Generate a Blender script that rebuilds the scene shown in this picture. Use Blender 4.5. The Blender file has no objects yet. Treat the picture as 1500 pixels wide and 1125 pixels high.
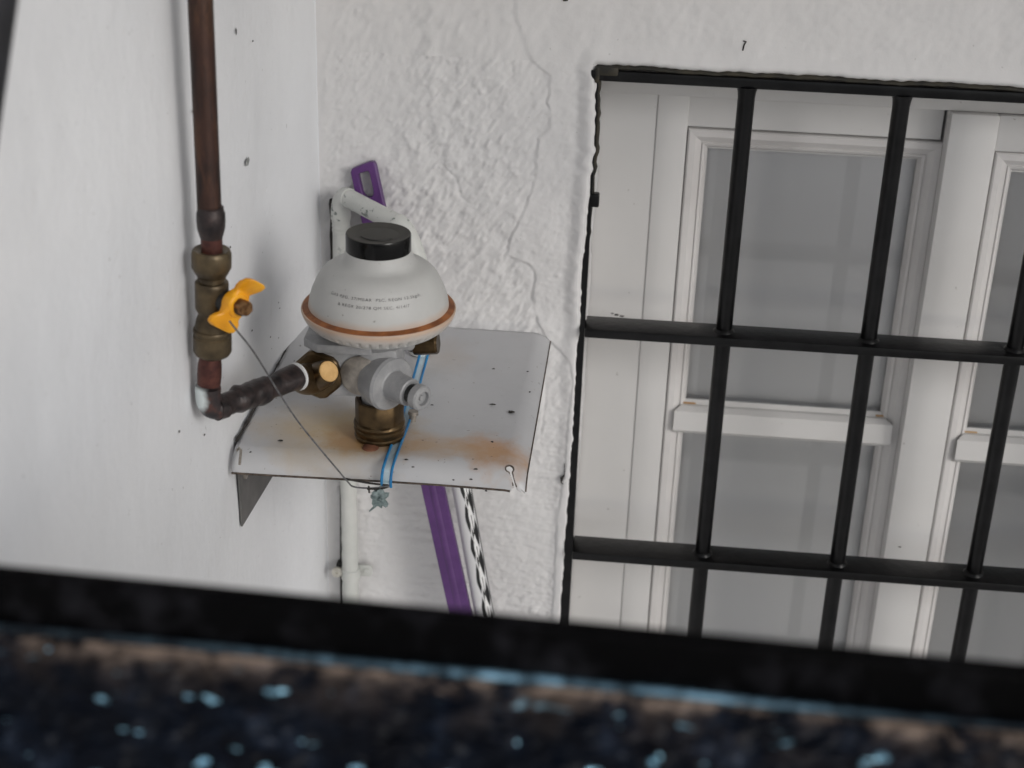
import bpy, bmesh, math, random
import numpy as np
from mathutils import Vector, Matrix
random.seed(7)
S = bpy.context.scene
COL = S.collection
R = math.radians

# ------------------------------------------------------------------ camera
FPX, W, H = 2290.0, 1500, 1125
CAM = Vector((0.03678, -1.21859, 0.51539))
pit, yaw, rol = R(25.3127), R(4.3904), R(1.9567)
_f = Vector((-math.sin(yaw)*math.cos(pit), math.cos(yaw)*math.cos(pit), -math.sin(pit)))
_r = Vector((math.cos(yaw), math.sin(yaw), 0)); _u = _r.cross(_f)
CR = math.cos(rol)*_r + math.sin(rol)*_u
CU = -math.sin(rol)*_r + math.cos(rol)*_u
CF = _f
cam = bpy.data.objects.new('camera', bpy.data.cameras.new('camera'))
COL.objects.link(cam); S.camera = cam
M = Matrix((CR, CU, -CF)).transposed().to_4x4(); M.translation = CAM
cam.matrix_world = M
cam.data.sensor_width = 36; cam.data.lens = FPX/W*36
cam.data.clip_start = 0.02; cam.data.clip_end = 500
cam.data.dof.use_dof = True
cam.data.dof.focus_distance = 1.15
cam.data.dof.aperture_fstop = 8.0

# ------------------------------------------------------------------ light
SUN_EL, SUN_AZ = R(22), R(46)      # azimuth from -Y (towards the viewer) to +X
w = bpy.data.worlds.new('World'); S.world = w; w.use_nodes = True
nt = w.node_tree; nt.nodes.clear()
sky = nt.nodes.new('ShaderNodeTexSky'); sky.sky_type = 'NISHITA'; sky.sun_disc = False
sky.sun_elevation = SUN_EL
sd = Vector((math.cos(SUN_EL)*math.sin(SUN_AZ), -math.cos(SUN_EL)*math.cos(SUN_AZ), math.sin(SUN_EL)))
sky.sun_rotation = math.atan2(sd.x, sd.y)
sky.dust_density = 1.0; sky.air_density = 1.0
hs = nt.nodes.new('ShaderNodeHueSaturation'); hs.inputs['Saturation'].default_value = 0.34
bg = nt.nodes.new('ShaderNodeBackground'); bg.inputs['Strength'].default_value = 0.106
wo = nt.nodes.new('ShaderNodeOutputWorld')
nt.links.new(sky.outputs[0], hs.inputs['Color']); nt.links.new(hs.outputs[0], bg.inputs['Color'])
nt.links.new(bg.outputs[0], wo.inputs['Surface'])
sl = bpy.data.lights.new('sun', 'SUN'); sl.energy = 1.15; sl.angle = R(22); sl.color = (1.0, 0.975, 0.95)
so = bpy.data.objects.new('sun', sl); COL.objects.link(so)
so.rotation_euler = sd.to_track_quat('Z', 'Y').to_euler()
S.view_settings.view_transform = 'Standard'; S.view_settings.look = 'None'
S.view_settings.exposure = 0.2; S.view_settings.gamma = 1; S.view_settings.use_curve_mapping = False

# ------------------------------------------------------------------ helpers
def at(px, py, axis, val):
    """world point seen at pixel (px,py) of the photo on the plane axis = val"""
    d = CR*((px-W/2)/FPX) - CU*((py-H/2)/FPX) + CF
    i = 'XYZ'.index(axis)
    return CAM + d*((val-CAM[i])/d[i])

def perlin(x, y, seed=0):
    rs = np.random.RandomState(seed); n = 256
    ang = rs.rand(n, n)*2*np.pi; gx, gy = np.cos(ang), np.sin(ang)
    xi, yi = np.floor(x).astype(int), np.floor(y).astype(int); xf, yf = x-xi, y-yi
    u, v = xf**3*(xf*(xf*6-15)+10), yf**3*(yf*(yf*6-15)+10)
    def g(ix, iy, dx, dy): return gx[ix % n, iy % n]*dx+gy[ix % n, iy % n]*dy
    a = g(xi, yi, xf, yf); b = g(xi+1, yi, xf-1, yf); c = g(xi, yi+1, xf, yf-1); d = g(xi+1, yi+1, xf-1, yf-1)
    return (a+(b-a)*u)*(1-v)+(c+(d-c)*u)*v
def fbm(x, y, seed, octv=4, gain=.5):
    s = 0; a = 1
    for k in range(octv): s = s+a*perlin(x*2**k, y*2**k, seed+k); a *= gain
    return s
def sstep(a, b, x):
    t = np.clip((x-a)/(b-a), 0, 1); return t*t*(3-2*t)

def tag(o, label=None, cat=None, group=None, kind=None):
    if label: o['label'] = label
    if cat: o['category'] = cat
    if group: o['group'] = group
    if kind: o['kind'] = kind
    return o
def thing(name, loc, label, cat, group=None):
    o = bpy.data.objects.new(name, None); COL.objects.link(o); o.location = loc
    o.empty_display_size = .02
    tag(o, label, cat, group); return o
PAR = {}
def worldloc(o):
    v = Vector((0, 0, 0))
    while o is not None: v = v+o.location; o = o.parent
    return v
class MB:
    """collects shapes (world coordinates), then links them as ONE mesh object"""
    def __init__(s): s.v = []; s.f = []; s.uv = None
    def add(s, vs, fs):
        b = len(s.v); s.v += [tuple(p) for p in vs]; s.f += [tuple(i+b for i in f) for f in fs]; return s
    def lathe(s, p0, axis, prof, n=48, flats=0, cap=True, phase=0., wob=None, ref=None):
        """prof: list of (distance along axis, radius) ; flats -> polygon cross-section"""
        a = Vector(axis).normalized(); p0 = Vector(p0)
        r0 = Vector(ref) if ref is not None else (Vector((0, 0, 1)) if abs(a.z) < .9 else Vector((0, -1, 0)))
        e1 = (r0-a*r0.dot(a)).normalized(); e2 = a.cross(e1)
        if flats: n = flats*8
        vs = []
        for (t, r) in prof:
            for k in range(n):
                th = 2*math.pi*k/n+phase; rr = r
                if flats:
                    h = math.pi/flats; q = ((th-phase) % (2*h))-h
                    rr = min(r, r*.93*1.0/math.cos(q)*1.0) if True else r
                if wob: rr = wob(t, th, rr)
                vs.append(p0+a*t+(e1*math.cos(th)+e2*math.sin(th))*rr)
        fs = []
        m = len(prof)
        for i in range(m-1):
            for k in range(n):
                fs.append((i*n+k, i*n+(k+1) % n, (i+1)*n+(k+1) % n, (i+1)*n+k))
        if cap:
            fs.append(tuple(range(n))[::-1]); fs.append(tuple((m-1)*n+k for k in range(n)))
        return s.add(vs, fs)
    def tube(s, pts, rad, n=16, cap=True):
        pts = [Vector(p) for p in pts]; m = len(pts)
        rads = rad if isinstance(rad, (list, tuple)) else [rad]*m
        t = [(pts[min(i+1, m-1)]-pts[max(i-1, 0)]).normalized() for i in range(m)]
        e = t[0].orthogonal().normalized(); vs = []
        for i in range(m):
            e = (e-t[i]*e.dot(t[i])).normalized(); b = t[i].cross(e)
            for k in range(n):
                th = 2*math.pi*k/n; vs.append(pts[i]+(e*math.cos(th)+b*math.sin(th))*rads[i])
        fs = [(i*n+k, i*n+(k+1) % n, (i+1)*n+(k+1) % n, (i+1)*n+k) for i in range(m-1) for k in range(n)]
        if cap: fs += [tuple(range(n))[::-1], tuple((m-1)*n+k for k in range(n))]
        return s.add(vs, fs)
    def box(s, a, b, bev=0., seg=2, mat=None):
        bm = bmesh.new(); bmesh.ops.create_cube(bm, size=1)
        a, b = Vector(a), Vector(b)
        for v in bm.verts: v.co = Vector((a[i]+(b[i]-a[i])*(v.co[i]+.5) for i in range(3)))
        if bev: bmesh.ops.bevel(bm, geom=bm.edges[:], offset=bev, segments=seg, profile=.5, affect='EDGES')
        if mat is not None: bmesh.ops.transform(bm, matrix=mat, verts=bm.verts)
        bm.verts.index_update(); s.add([v.co for v in bm.verts], [[v.index for v in f.verts] for f in bm.faces]); bm.free(); return s
    def prism(s, poly, vec, bev=0.):
        """poly: list of 3-D points (planar), extruded by vec"""
        vec = Vector(vec); bm = bmesh.new()
        a = [bm.verts.new(Vector(p)) for p in poly]; f = bm.faces.new(a)
        ex = bmesh.ops.extrude_face_region(bm, geom=[f])
        for v in ex['geom']:
            if isinstance(v, bmesh.types.BMVert): v.co += vec
        if bev: bmesh.ops.bevel(bm, geom=bm.edges[:], offset=bev, segments=2, profile=.5, affect='EDGES')
        bmesh.ops.recalc_face_normals(bm, faces=bm.faces)
        bm.verts.index_update(); s.add([v.co for v in bm.verts], [[v.index for v in f.verts] for f in bm.faces]); bm.free(); return s
    def build(s, name, m, parent=None, smooth=35, recalc=True):
        me = bpy.data.meshes.new(name)
        org = worldloc(parent) if parent is not None else sum((Vector(p) for p in s.v), Vector())/len(s.v)
        me.from_pydata([tuple(Vector(p)-org) for p in s.v], [], s.f)
        if recalc:
            bm = bmesh.new(); bm.from_mesh(me); bmesh.ops.recalc_face_normals(bm, faces=bm.faces); bm.to_mesh(me); bm.free()
        if smooth:
            me.shade_smooth(); me.set_sharp_from_angle(angle=R(smooth))
        me.materials.append(m)
        o = bpy.data.objects.new(name, me); COL.objects.link(o)
        if parent is not None: o.parent = parent
        else: o.location = org
        return o
def gridmesh(name, P, m, parent=None, flip=False, keep=None, uv=None):
    """P: array (rows, cols, 3) of world points"""
    rws, cls = P.shape[:2]
    org = worldloc(parent) if parent is not None else Vector(P.reshape(-1, 3).mean(0))
    V = P.reshape(-1, 3)-np.array(org)
    i = np.arange(rws*cls).reshape(rws, cls)
    q = np.stack([i[:-1, :-1], i[:-1, 1:], i[1:, 1:], i[1:, :-1]], -1)
    q = q[keep] if keep is not None else q.reshape(-1, 4)
    if flip: q = q[:, ::-1]
    me = bpy.data.meshes.new(name)
    me.vertices.add(len(V)); me.vertices.foreach_set('co', V.ravel())
    me.loops.add(q.size); me.loops.foreach_set('vertex_index', np.ascontiguousarray(q).ravel())
    me.polygons.add(len(q)); me.polygons.foreach_set('loop_start', np.arange(len(q))*4)
    me.polygons.foreach_set('loop_total', np.full(len(q), 4)); me.update(calc_edges=True); me.validate()
    me.shade_smooth(); me.materials.append(m)
    if uv is not None:
        l = me.uv_layers.new(name='UVMap'); U = uv.reshape(-1, 2)[np.ascontiguousarray(q).ravel()]
        l.data.foreach_set('uv', U.ravel())
    o = bpy.data.objects.new(name, me); COL.objects.link(o)
    if parent is not None: o.parent = parent
    else: o.location = org
    return o

# ------------------------------------------------------------------ materials
class NT:
    def __init__(s, name):
        s.m = bpy.data.materials.new(name); s.m.use_nodes = True; s.t = s.m.node_tree
        s.b = s.t.nodes['Principled BSDF']; s.tc = s.n('ShaderNodeTexCoord'); s.geo = s.n('ShaderNodeNewGeometry')
        s.pos = s.geo.outputs['Position']
    def n(s, t, **k):
        x = s.t.nodes.new(t)
        for a, b in k.items(): setattr(x, a, b)
        return x
    def l(s, a, b): s.t.links.new(a, b)
    def val(s, x, inp):
        if hasattr(x, 'is_linked') or hasattr(x, 'links'): s.l(x, inp)
        else: inp.default_value = x
    def noise(s, scale, detail=4, rough=.55, stretch=None, dist=0., loc=(0, 0, 0), rot=(0, 0, 0)):
        mp = s.n('ShaderNodeMapping'); s.l(s.pos, mp.inputs[0]); mp.inputs['Location'].default_value = loc; mp.inputs['Rotation'].default_value = rot
        if stretch: mp.inputs['Scale'].default_value = stretch
        x = s.n('ShaderNodeTexNoise'); s.l(mp.outputs[0], x.inputs['Vector']); x.inputs['Scale'].default_value = scale
        x.inputs['Detail'].default_value = detail; x.inputs['Roughness'].default_value = rough; x.inputs['Distortion'].default_value = dist
        return x.outputs[0]
    def ramp(s, f, stops):
        r = s.n('ShaderNodeValToRGB'); s.l(f, r.inputs[0]); e = r.color_ramp.elements
        while len(e) > 1: e.remove(e[-1])
        for i, (p, c) in enumerate(stops):
            c = (c, c, c, 1) if not isinstance(c, (tuple, list)) else (*c[:3], 1)
            if i == 0: e[0].position = p; e[0].color = c
            else: x = e.new(p); x.color = c
        return r.outputs[0]
    def mix(s, f, a, b, mode='MIX'):
        x = s.n('ShaderNodeMix', data_type='RGBA', blend_type=mode)
        s.val(f, x.inputs[0])
        for v, i in ((a, 6), (b, 7)):
            if isinstance(v, (tuple, list)): x.inputs[i].default_value = (*v[:3], 1)
            else: s.l(v, x.inputs[i])
        return x.outputs[2]
    def math(s, op, a, b=None, clamp=False):
        x = s.n('ShaderNodeMath', operation=op, use_clamp=clamp); s.val(a, x.inputs[0])
        if b is not None: s.val(b, x.inputs[1])
        return x.outputs[0]
    def dist(s, p, scl=(1, 1, 1), rot=(0, 0, 0)):
        a = s.n('ShaderNodeVectorMath', operation='SUBTRACT'); s.l(s.pos, a.inputs[0]); a.inputs[1].default_value = p
        b = s.n('ShaderNodeVectorMath', operation='MULTIPLY'); s.l(a.outputs[0], b.inputs[0]); b.inputs[1].default_value = scl
        c = s.n('ShaderNodeVectorMath', operation='LENGTH'); s.l(b.outputs[0], c.inputs[0]); return c.outputs['Value']
    def sep(s):
        x = s.n('ShaderNodeSeparateXYZ'); s.l(s.pos, x.inputs[0]); return x.outputs
    def bump(s, h, strength, d=.001, prev=None):
        x = s.n('ShaderNodeBump'); s.l(h, x.inputs['Height']); x.inputs['Strength'].default_value = strength; x.inputs['Distance'].default_value = d
        if prev is not None: s.l(prev, x.inputs['Normal'])
        s.l(x.outputs[0], s.b.inputs['Normal']); return x.outputs[0]
    def set(s, col=None, rough=None, metal=None, **k):
        if col is not None:
            if isinstance(col, (tuple, list)): s.b.inputs['Base Color'].default_value = (*col[:3], 1)
            else: s.l(col, s.b.inputs['Base Color'])
        if rough is not None: s.val(rough, s.b.inputs['Roughness'])
        if metal is not None: s.val(metal, s.b.inputs['Metallic'])
        for a, b in k.items(): s.val(b, s.b.inputs[a.replace('_', ' ')])
        return s.m
def simple(name, c1, c2, rough=.5, metal=0., scale=60, lo=.4, hi=.62, bump=.0, bscale=400, bd=.0004, stretch=None, **k):
    t = NT(name); f = t.ramp(t.noise(scale, 5, .6, stretch), [(lo, c1), (hi, c2)])
    if bump: t.bump(t.noise(bscale, 3), bump, bd)
    return t.set(f, rough, metal, **k)

# wall paint
def wallmat(name, tint, spk=1.0):
    t = NT(name)
    base = t.ramp(t.noise(9, 5, .6), [(.35, tint), (.65, tuple(min(1, c*1.05) for c in tint))])
    dirt = t.ramp(t.noise(38, 6, .7, loc=(3, 1, 2)), [(.60, 0.), (.80, .22)])
    c = t.mix(dirt, base, (.50, .48, .45))
    sp = t.ramp(t.noise(210, 2, .5, loc=(7, 3, 1)), [(.745, 0.), (.775, .55*spk)])
    c = t.mix(sp, c, (.22, .21, .20))
    n1 = t.bump(t.noise(520, 4, .6), .25, .0005); t.bump(t.noise(140, 4, .6), .25, .0010, n1)
    return t.set(c, .82, 0, Specular_IOR_Level=.25)
M_back = wallmat('plaster_white', (.645, .638, .638), .5)
M_side = wallmat('paint_white', (.68, .69, .71), .8)

def copper_mat():
    t = NT('tarnished_copper')
    a = t.ramp(t.noise(46, 6, .65, (1, 1, .35)), [(.3, (.028, .015, .012)), (.5, (.055, .027, .020)), (.66, (.095, .048, .029)), (.8, (.05, .03, .026))])
    m = t.ramp(t.noise(150, 5, .7, (1, 1, .2), loc=(2, 0, 0)), [(.48, 0.), (.62, .8)])
    c = t.mix(m, a, (.022, .015, .014))
    t.bump(t.noise(700, 3), .15, .0003)
    return t.set(c, t.ramp(t.noise(60, 4), [(.3, .36), (.7, .6)]), .55)
M_copper = copper_mat()
M_redcu = simple('reddish_copper', (.060, .022, .019), (.13, .048, .036), .42, .55, 90)
M_soot = simple('sooted_copper', (.006, .005, .006), (.045, .030, .028), .42, .25, 110, .35, .7, bump=.6, bscale=160, bd=.0014)
def elbow_mat():
    t = NT('sooted_elbow_with_white_paint')
    c = t.ramp(t.noise(80, 5), [(.4, (.012, .010, .012)), (.55, (.03, .02, .02)), (.68, (.10, .035, .025))])
    d = t.dist(tuple(at(291, 584, 'Y', -.347)), (1.0, .6, .60))
    d = t.math('ADD', d, t.math('MULTIPLY', t.math('SUBTRACT', t.noise(160, 3), .5), .004))
    c = t.mix(t.ramp(d, [(.0062, 1.), (.0068, 0.)]), c, (.62, .68, .68))
    return t.set(c, .5, .1)
M_elbow = elbow_mat()
M_brass = simple('dull_brass', (.045, .033, .020), (.135, .100, .055), .42, .6, 75, .3, .7, bump=.45, bscale=380)
M_brassdk = simple('dark_brass', (.055, .036, .018), (.12, .078, .036), .33, .8, 90, .35, .7, bump=.2, bscale=500)
M_brasslt = simple('bright_brass', (.62, .38, .15), (.72, .46, .2), .42, .35, 200)
M_yellow = simple('yellow_plastic', (.72, .30, .006), (.85, .40, .010), .42, 0, 50, bump=.15, bscale=300)
M_black = simple('black_rubber', (.008, .008, .008), (.016, .016, .015), .5, 0, 80)
M_capblk = None
def cap_mat():
    t = NT('dusty_black_plastic'); g = t.n('ShaderNodeSeparateXYZ'); t.l(t.geo.outputs['Normal'], g.inputs[0])
    up = t.ramp(g.outputs[2], [(.5, 0.), (.85, 1.)])
    dust = t.math('MULTIPLY', up, t.ramp(t.noise(120, 4, .6, (1, .35, 1)), [(.3, .62), (.7, 1.)]))
    c = t.mix(dust, (.003, .003, .003), (.075, .072, .065))
    return t.set(c, t.mix(dust, (.22, .22, .22), (.75, .75, .75)), 0, Specular_IOR_Level=.25)
M_cap = cap_mat()
AX = Vector((-.1336, -.228, 0))     # regulator axis
def dome_mat():
    t = NT('pale_grey_enamel')
    c = t.ramp(t.noise(30, 4), [(.35, (.42, .42, .41)), (.65, (.465, .465, .45))])
    c = t.mix(t.ramp(t.noise(230, 2, loc=(1, 5, 0)), [(.72, 0.), (.76, .6)]), c, (.2, .19, .17))
    z = t.sep()[2]
    rust = t.ramp(t.math('ADD', z, t.math('MULTIPLY', t.math('SUBTRACT', t.noise(55, 4), .5), .006)), [(.088, 0.), (.0945, .22), (.0975, .6), (.1010, .35), (.1040, 0.)])
    c = t.mix(rust, c, (.50, .27, .13))
    t.bump(t.noise(90, 3), .12, .0006)
    return t.set(c, .5, 0, Specular_IOR_Level=.4)
M_dome = dome_mat()
M_rust = simple('rusty_orange_ring', (.15, .045, .010), (.30, .105, .028), .6, 0, 60)
M_body = simple('grey_casting', (.265, .268, .275), (.34, .34, .345), .5, .15, 70, bump=.3, bscale=600)
M_bodysteel = simple('tarnished_steel', (.20, .18, .16), (.34, .31, .27), .4, .4, 90)
def shelf_mat():
    t = NT('weathered_grey_painted_metal')
    c = t.ramp(t.noise(14, 5), [(.3, (.455, .46, .475)), (.7, (.52, .52, .53))])
    def stain(p, scl, r0, r1, amt, col, sc=38, na=.055):
        d = t.math('ADD', t.dist(p, scl), t.math('MULTIPLY', t.math('SUBTRACT', t.noise(sc, 5, .65), .5), na))
        return t.ramp(d, [(r0, amt), (r1, 0.)]), col
    for a in (stain((-.163, -.222, -.004), (1., 1.25, .3), .016, .070, .85, (.47, .33, .15)),
              stain((-.145, -.232, -.004), (.9, 1.5, .3), .014, .040, .85, (.40, .215, .07)),
              stain((-.100, -.236, -.004), (.62, 1.7, .3), .004, .040, .70, (.46, .29, .15)),
              stain((-.047, -.238, -.004), (1, 1.2, .3), .008, .036, .95, (.47, .25, .11)),
              stain((-.075, -.240, -.004), (.45, 1.5, .3), .004, .026, .35, (.47, .33, .2)),
              stain((-.105, -.075, -.004), (1, .7, .3), .003, .030, .35, (.44, .35, .27))):
        c = t.mix(a[0], c, a[1])
    s1 = t.ramp(t.noise(200, 3, .6, loc=(4, 2, 0)), [(.69, 0.), (.735, .85)])
    c = t.mix(s1, c, (.10, .075, .055))
    s2 = t.ramp(t.noise(22, 6, .75, loc=(9, 2, 0)), [(.55, 0.), (.8, .35)])
    c = t.mix(s2, c, (.34, .33, .31))
    t.bump(t.noise(60, 3), .2, .0012)
    return t.set(c, .42, 0, Coat_Weight=.1)
M_shelf = shelf_mat()
M_edge = simple('bare_dark_metal_edge', (.05, .04, .032), (.13, .10, .08), .6, .3, 200)
def chipped():
    t = NT('chipped_white_paint')
    c = t.ramp(t.noise(30, 4), [(.3, (.50, .515, .49)), (.7, (.60, .605, .58))])
    z = t.sep()[2]
    f = t.math('MULTIPLY', t.ramp(t.noise(110, 5, .7, dist=.4), [(.60, 0.), (.63, .8)]), t.ramp(z, [(.045, 0.), (.075, 1.)]))
    c = t.mix(f, c, (.085, .115, .105))
    t.bump(t.noise(160, 3), .5, .0008)
    return t.set(c, .5, 0)
M_wpipe = chipped()
M_purple = simple('purple_plastic', (.075, .024, .125), (.10, .034, .16), .38, 0, 40)
M_grille = simple('black_gloss_paint', (.0010, .0010, .0013), (.0045, .0045, .0050), .32, 0, 60, bump=.5, bscale=120, bd=.0008, Specular_IOR_Level=.28)
M_olive = simple('black_paint_on_plaster', (.010, .009, .006), (.036, .030, .018), .65, 0, 60, bump=.6, bscale=160, bd=.001)
def wood_white():
    t = NT('white_painted_wood')
    c = t.ramp(t.noise(7, 4), [(.3, (.60, .59, .58)), (.7, (.66, .65, .64))])
    c = t.mix(t.ramp(t.noise(170, 2, .5, loc=(2, 2, 9)), [(.75, 0.), (.78, .5)]), c, (.2, .18, .16))
    t.bump(t.noise(26, 4, .6, (6, 6, .5)), .15, .0006)
    return t.set(c, .38, 0)
M_wood = wood_white()
M_wood2 = simple('cream_painted_moulding', (.60, .58, .57), (.66, .645, .635), .36, 0, 9, bump=.12, bscale=90)
M_gap = simple('dark_joint', (.02, .018, .016), (.04, .035, .03), .8)
M_amber = simple('amber_sealant', (.40, .20, .05), (.55, .36, .18), .5, 0, 60)
def curtain_mat(v):
    t = NT('grey_net_curtain')
    c = t.ramp(t.noise(5, 3, .5, (2, 1, .8)), [(.3, (v*.95, v*.95, v*.96)), (.7, (v, v*.995, v*.99))])
    return t.set(c, .9, 0, Specular_IOR_Level=.1)
M_curts = [curtain_mat(.86), curtain_mat(.68)]
def glass_mat():
    t = NT('window_glass'); o = t.t.nodes['Material Output']
    fr = t.n('ShaderNodeFresnel'); fr.inputs[0].default_value = 1.5
    g = t.n('ShaderNodeBsdfGlossy'); g.inputs['Roughness'].default_value = .03
    tr = t.n('ShaderNodeBsdfTransparent'); tr.inputs[0].default_value = (.97, .97, .97, 1)
    mx = t.n('ShaderNodeMixShader'); t.l(fr.outputs[0], mx.inputs[0]); t.l(tr.outputs[0], mx.inputs[1]); t.l(g.outputs[0], mx.inputs[2])
    t.l(mx.outputs[0], o.inputs['Surface']); return t.m
M_glass = glass_mat()
M_steelwire = simple('grey_steel_wire', (.12, .12, .125), (.22, .22, .225), .4, .7, 200)
M_seal = simple('verdigris_lead', (.10, .14, .14), (.26, .32, .32), .6, .2, 300, .35, .65, bump=.4, bscale=500)
M_bluestr = simple('blue_band_edge', (.005, .13, .33), (.01, .19, .42), .4, 0, 90)
def clearband():
    t = NT('pale_blue_translucent_band')
    return t.set((.42, .60, .70), .3, 0, Alpha=.55)
M_band = clearband()
M_ink = simple('faded_black_ink', (.07, .07, .07), (.24, .235, .23), .7, 0, 400)
M_ground = simple('patio_tiles', (.56, .54, .52), (.62, .60, .58), .8, 0, 3)
M_screw = simple('plated_screw', (.45, .43, .38), (.6, .58, .52), .35, .6, 200)

# ------------------------------------------------------------------ ground
WX, GZ = -.236, -1.0
g = gridmesh('patio_floor', np.array([[[-60, -60, GZ], [60, -60, GZ]], [[-60, 60, GZ], [60, 60, GZ]]], float), M_ground); g['kind'] = 'structure'

# ------------------------------------------------------------------ side wall (with its rounded plaster corner)
def spaced(segs):
    out = []
    for a, b, st in segs: out += list(np.arange(a, b, st))
    out.append(segs[-1][1]); return np.array(out)
zr = spaced([(GZ, -.42, .02), (-.42, .42, .0012), (.42, 1.6, .03)])
RF = .0012
CX = WX+.0135
path = [(WX+.0135*float(sstep(-.14, .02, y)**1.2)/float(sstep(-.14, .02, -RF)**1.2), y, 1., 0.) for y in spaced([(-1.6, -.72, .02), (-.72, -RF, .0022)])]
path += [(CX+RF-RF*math.cos(a), -RF+RF*math.sin(a), math.cos(a), math.sin(a)) for a in np.linspace(.05, math.pi/2, 16)]
path = np.array(path); ys = np.concatenate([[0], np.cumsum(np.hypot(np.diff(path[:, 0]), np.diff(path[:, 1])))])
A, Z = np.meshgrid(ys, zr)
h = .0016*fbm(A*7, Z*3, 11, 2)+.0006*fbm(A*26, Z*16, 15, 4)+.00022*fbm(A*160, Z*160, 21, 3)
pit_ = np.clip(perlin(A*230, Z*230, 31)-.42, 0, 1)*.006*sstep(.05, .3, perlin(A*14+3, Z*9, 33)); h = h-pit_
h *= 1-sstep(ys[-1]-.012, ys[-1], A)
P = np.stack([path[:, 0][None, :]+h*path[:, 2][None, :], path[:, 1][None, :]-h*path[:, 3][None, :]+0*Z, Z], -1)
side = thing('side_wall', (WX-.1, -.8, GZ), 'smooth white painted side wall on the left that carries the copper pipe', 'wall')
gridmesh('plaster_face', P, M_side, side, flip=False)
MB().box((WX-.2, -1.6, GZ), (WX-.012, .25, 1.6)).build('masonry_core', M_side, side)

# ------------------------------------------------------------------ back wall with relief and ragged window opening
def crackline(pts):
    pts = [at(x, y, 'Y', 0) for x, y in pts]; return np.array([p.x for p in pts]), np.array([p.z for p in pts])
ckx, ckz = crackline([(752, -60), (752, 20), (768, 60), (775, 85), (790, 99), (806, 110), (803, 130), (801, 150), (806, 168), (804, 188), (787, 202),
                      (785, 240), (784, 262), (770, 300), (748, 345), (741, 372), (752, 378), (775, 386), (783, 402), (780, 430), (786, 470), (800, 495),
                      (822, 515), (835, 530), (838, 560), (831, 620), (826, 690), (815, 760), (810, 860), (805, 960)])
o_ = np.argsort(ckz); ckx, ckz = ckx[o_], ckz[o_]
def relief(X, Z):
    ck = np.interp(Z, ckz, ckx)
    ck = ck+.0012*perlin(Z*220, Z*0+.5, 5)
    smooth = sstep(-.0016, .0016, X-ck)                       # 1 on the smooth, proud coat round the window
    topsm = sstep(.215, .30, Z)                               # calmer towards the top
    a = .65*X+.75*Z; b = .75*X-.65*Z                          # trowelled diagonally
    clump = fbm(a*52, b*120, 40, 4, .55); clump2 = fbm(X*150, Z*190, 50, 3, .6); big = fbm(X*22, Z*20, 60, 3)
    strk = fbm(X*30+Z*8, Z*150, 70, 3, .5)
    low = 1-sstep(-.14, -.02, Z)
    patch = .55+.6*sstep(-.4, .5, fbm(X*11+4, Z*9, 66, 2))
    blobs = np.maximum(fbm(a*95, b*170, 55, 2, .5)-.10, 0)*.0038+np.maximum(perlin(a*260, b*380, 57)-.15, 0)*.0014
    rough = (.0021*clump+.8*blobs)*(1-low)+low*(.0016*strk+.0010*clump2+.35*blobs)
    rough = rough*patch*(1-.55*topsm)
    calm = .0006*clump+.0005*clump2*patch+.0016*np.maximum(perlin(X*260, Z*260, 58)-.25, 0)*sstep(.2, .05, Z)
    h = .0018*big+rough*(1-smooth)+calm*smooth+smooth*.0013*(1-.6*topsm)
    d0 = np.abs(X-ck); h = h-.0011*np.exp(-(d0/.0008)**2)*sstep(-.2, .1, perlin(Z*35, Z*0+2.2, 9))
    # hairline ridges left of the step
    for k, (pts) in enumerate(RIDGE):
        rx, rz = pts; inside = (Z > rz.min()) & (Z < rz.max())
        d = np.abs(X-np.interp(Z, rz, rx)); h = h-inside*np.exp(-(d/.0012)**2)*.0008
    return h
RIDGE = []
for pts in ([(748, 90), (752, 110), (735, 125), (728, 140)], [(645, 240), (668, 262), (675, 290), (690, 300)], [(800, 560), (797, 600), (790, 650)]):
    x_, z_ = crackline(pts); o_ = np.argsort(z_); RIDGE.append((x_[o_], z_[o_]))
PX = -.0078; TZ = .2195
EP = [at(x, y, 'Y', 0) for x, y in ((873, 112), (872, 125), (871.5, 200), (866, 250), (861.5, 300), (852, 400), (847.5, 500), (843, 600), (836, 700), (829, 790), (823, 900))]
EZ = np.array([p.z for p in EP])[::-1]; EX = np.array([p.x for p in EP])[::-1]
def zedge(z):
    f = sstep(-.0, .05, z)
    return np.interp(z, EZ, EX)+.0004+(.0009+.0003*f)*perlin(z*45, z*0+1.3, 81)+(.0018+.0010*f)*np.maximum(perlin(z*130, z*0+.3, 83), -.1)
PXT = float(zedge(np.array([TZ]))[0])
xedge = lambda x: TZ + .0010*perlin(x*30, x*0+.3, 85)*1.6 + .0006*perlin(x*140, x*0+.3, 86)*2
back = thing('house_wall', (-.1, .06, GZ), 'rough white rendered house wall around the barred window', 'wall')
u = np.concatenate([np.linspace(0, .93, 170), np.linspace(.9365, 1, 14)])
zl = zr[zr < TZ-.0005]; zl = np.append(zl, [TZ])
U, Z = np.meshgrid(u, zl)
X0 = CX+RF-.002
E_ = zedge(Z); X = X0+(E_-X0)*U
hh = relief(X, Z)*sstep(0, .012, X-X0)
lip = sstep(.016, .004, E_-X); hh = hh*(1-.3*lip)+(.0030+.0022*sstep(-.05, .03, Z)*(1-sstep(.21, .2195, Z)))*lip
hh -= .0035*sstep(.0025, 0, E_-X)           # rounded lip
P = np.stack([X, -hh, Z], -1)
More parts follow.
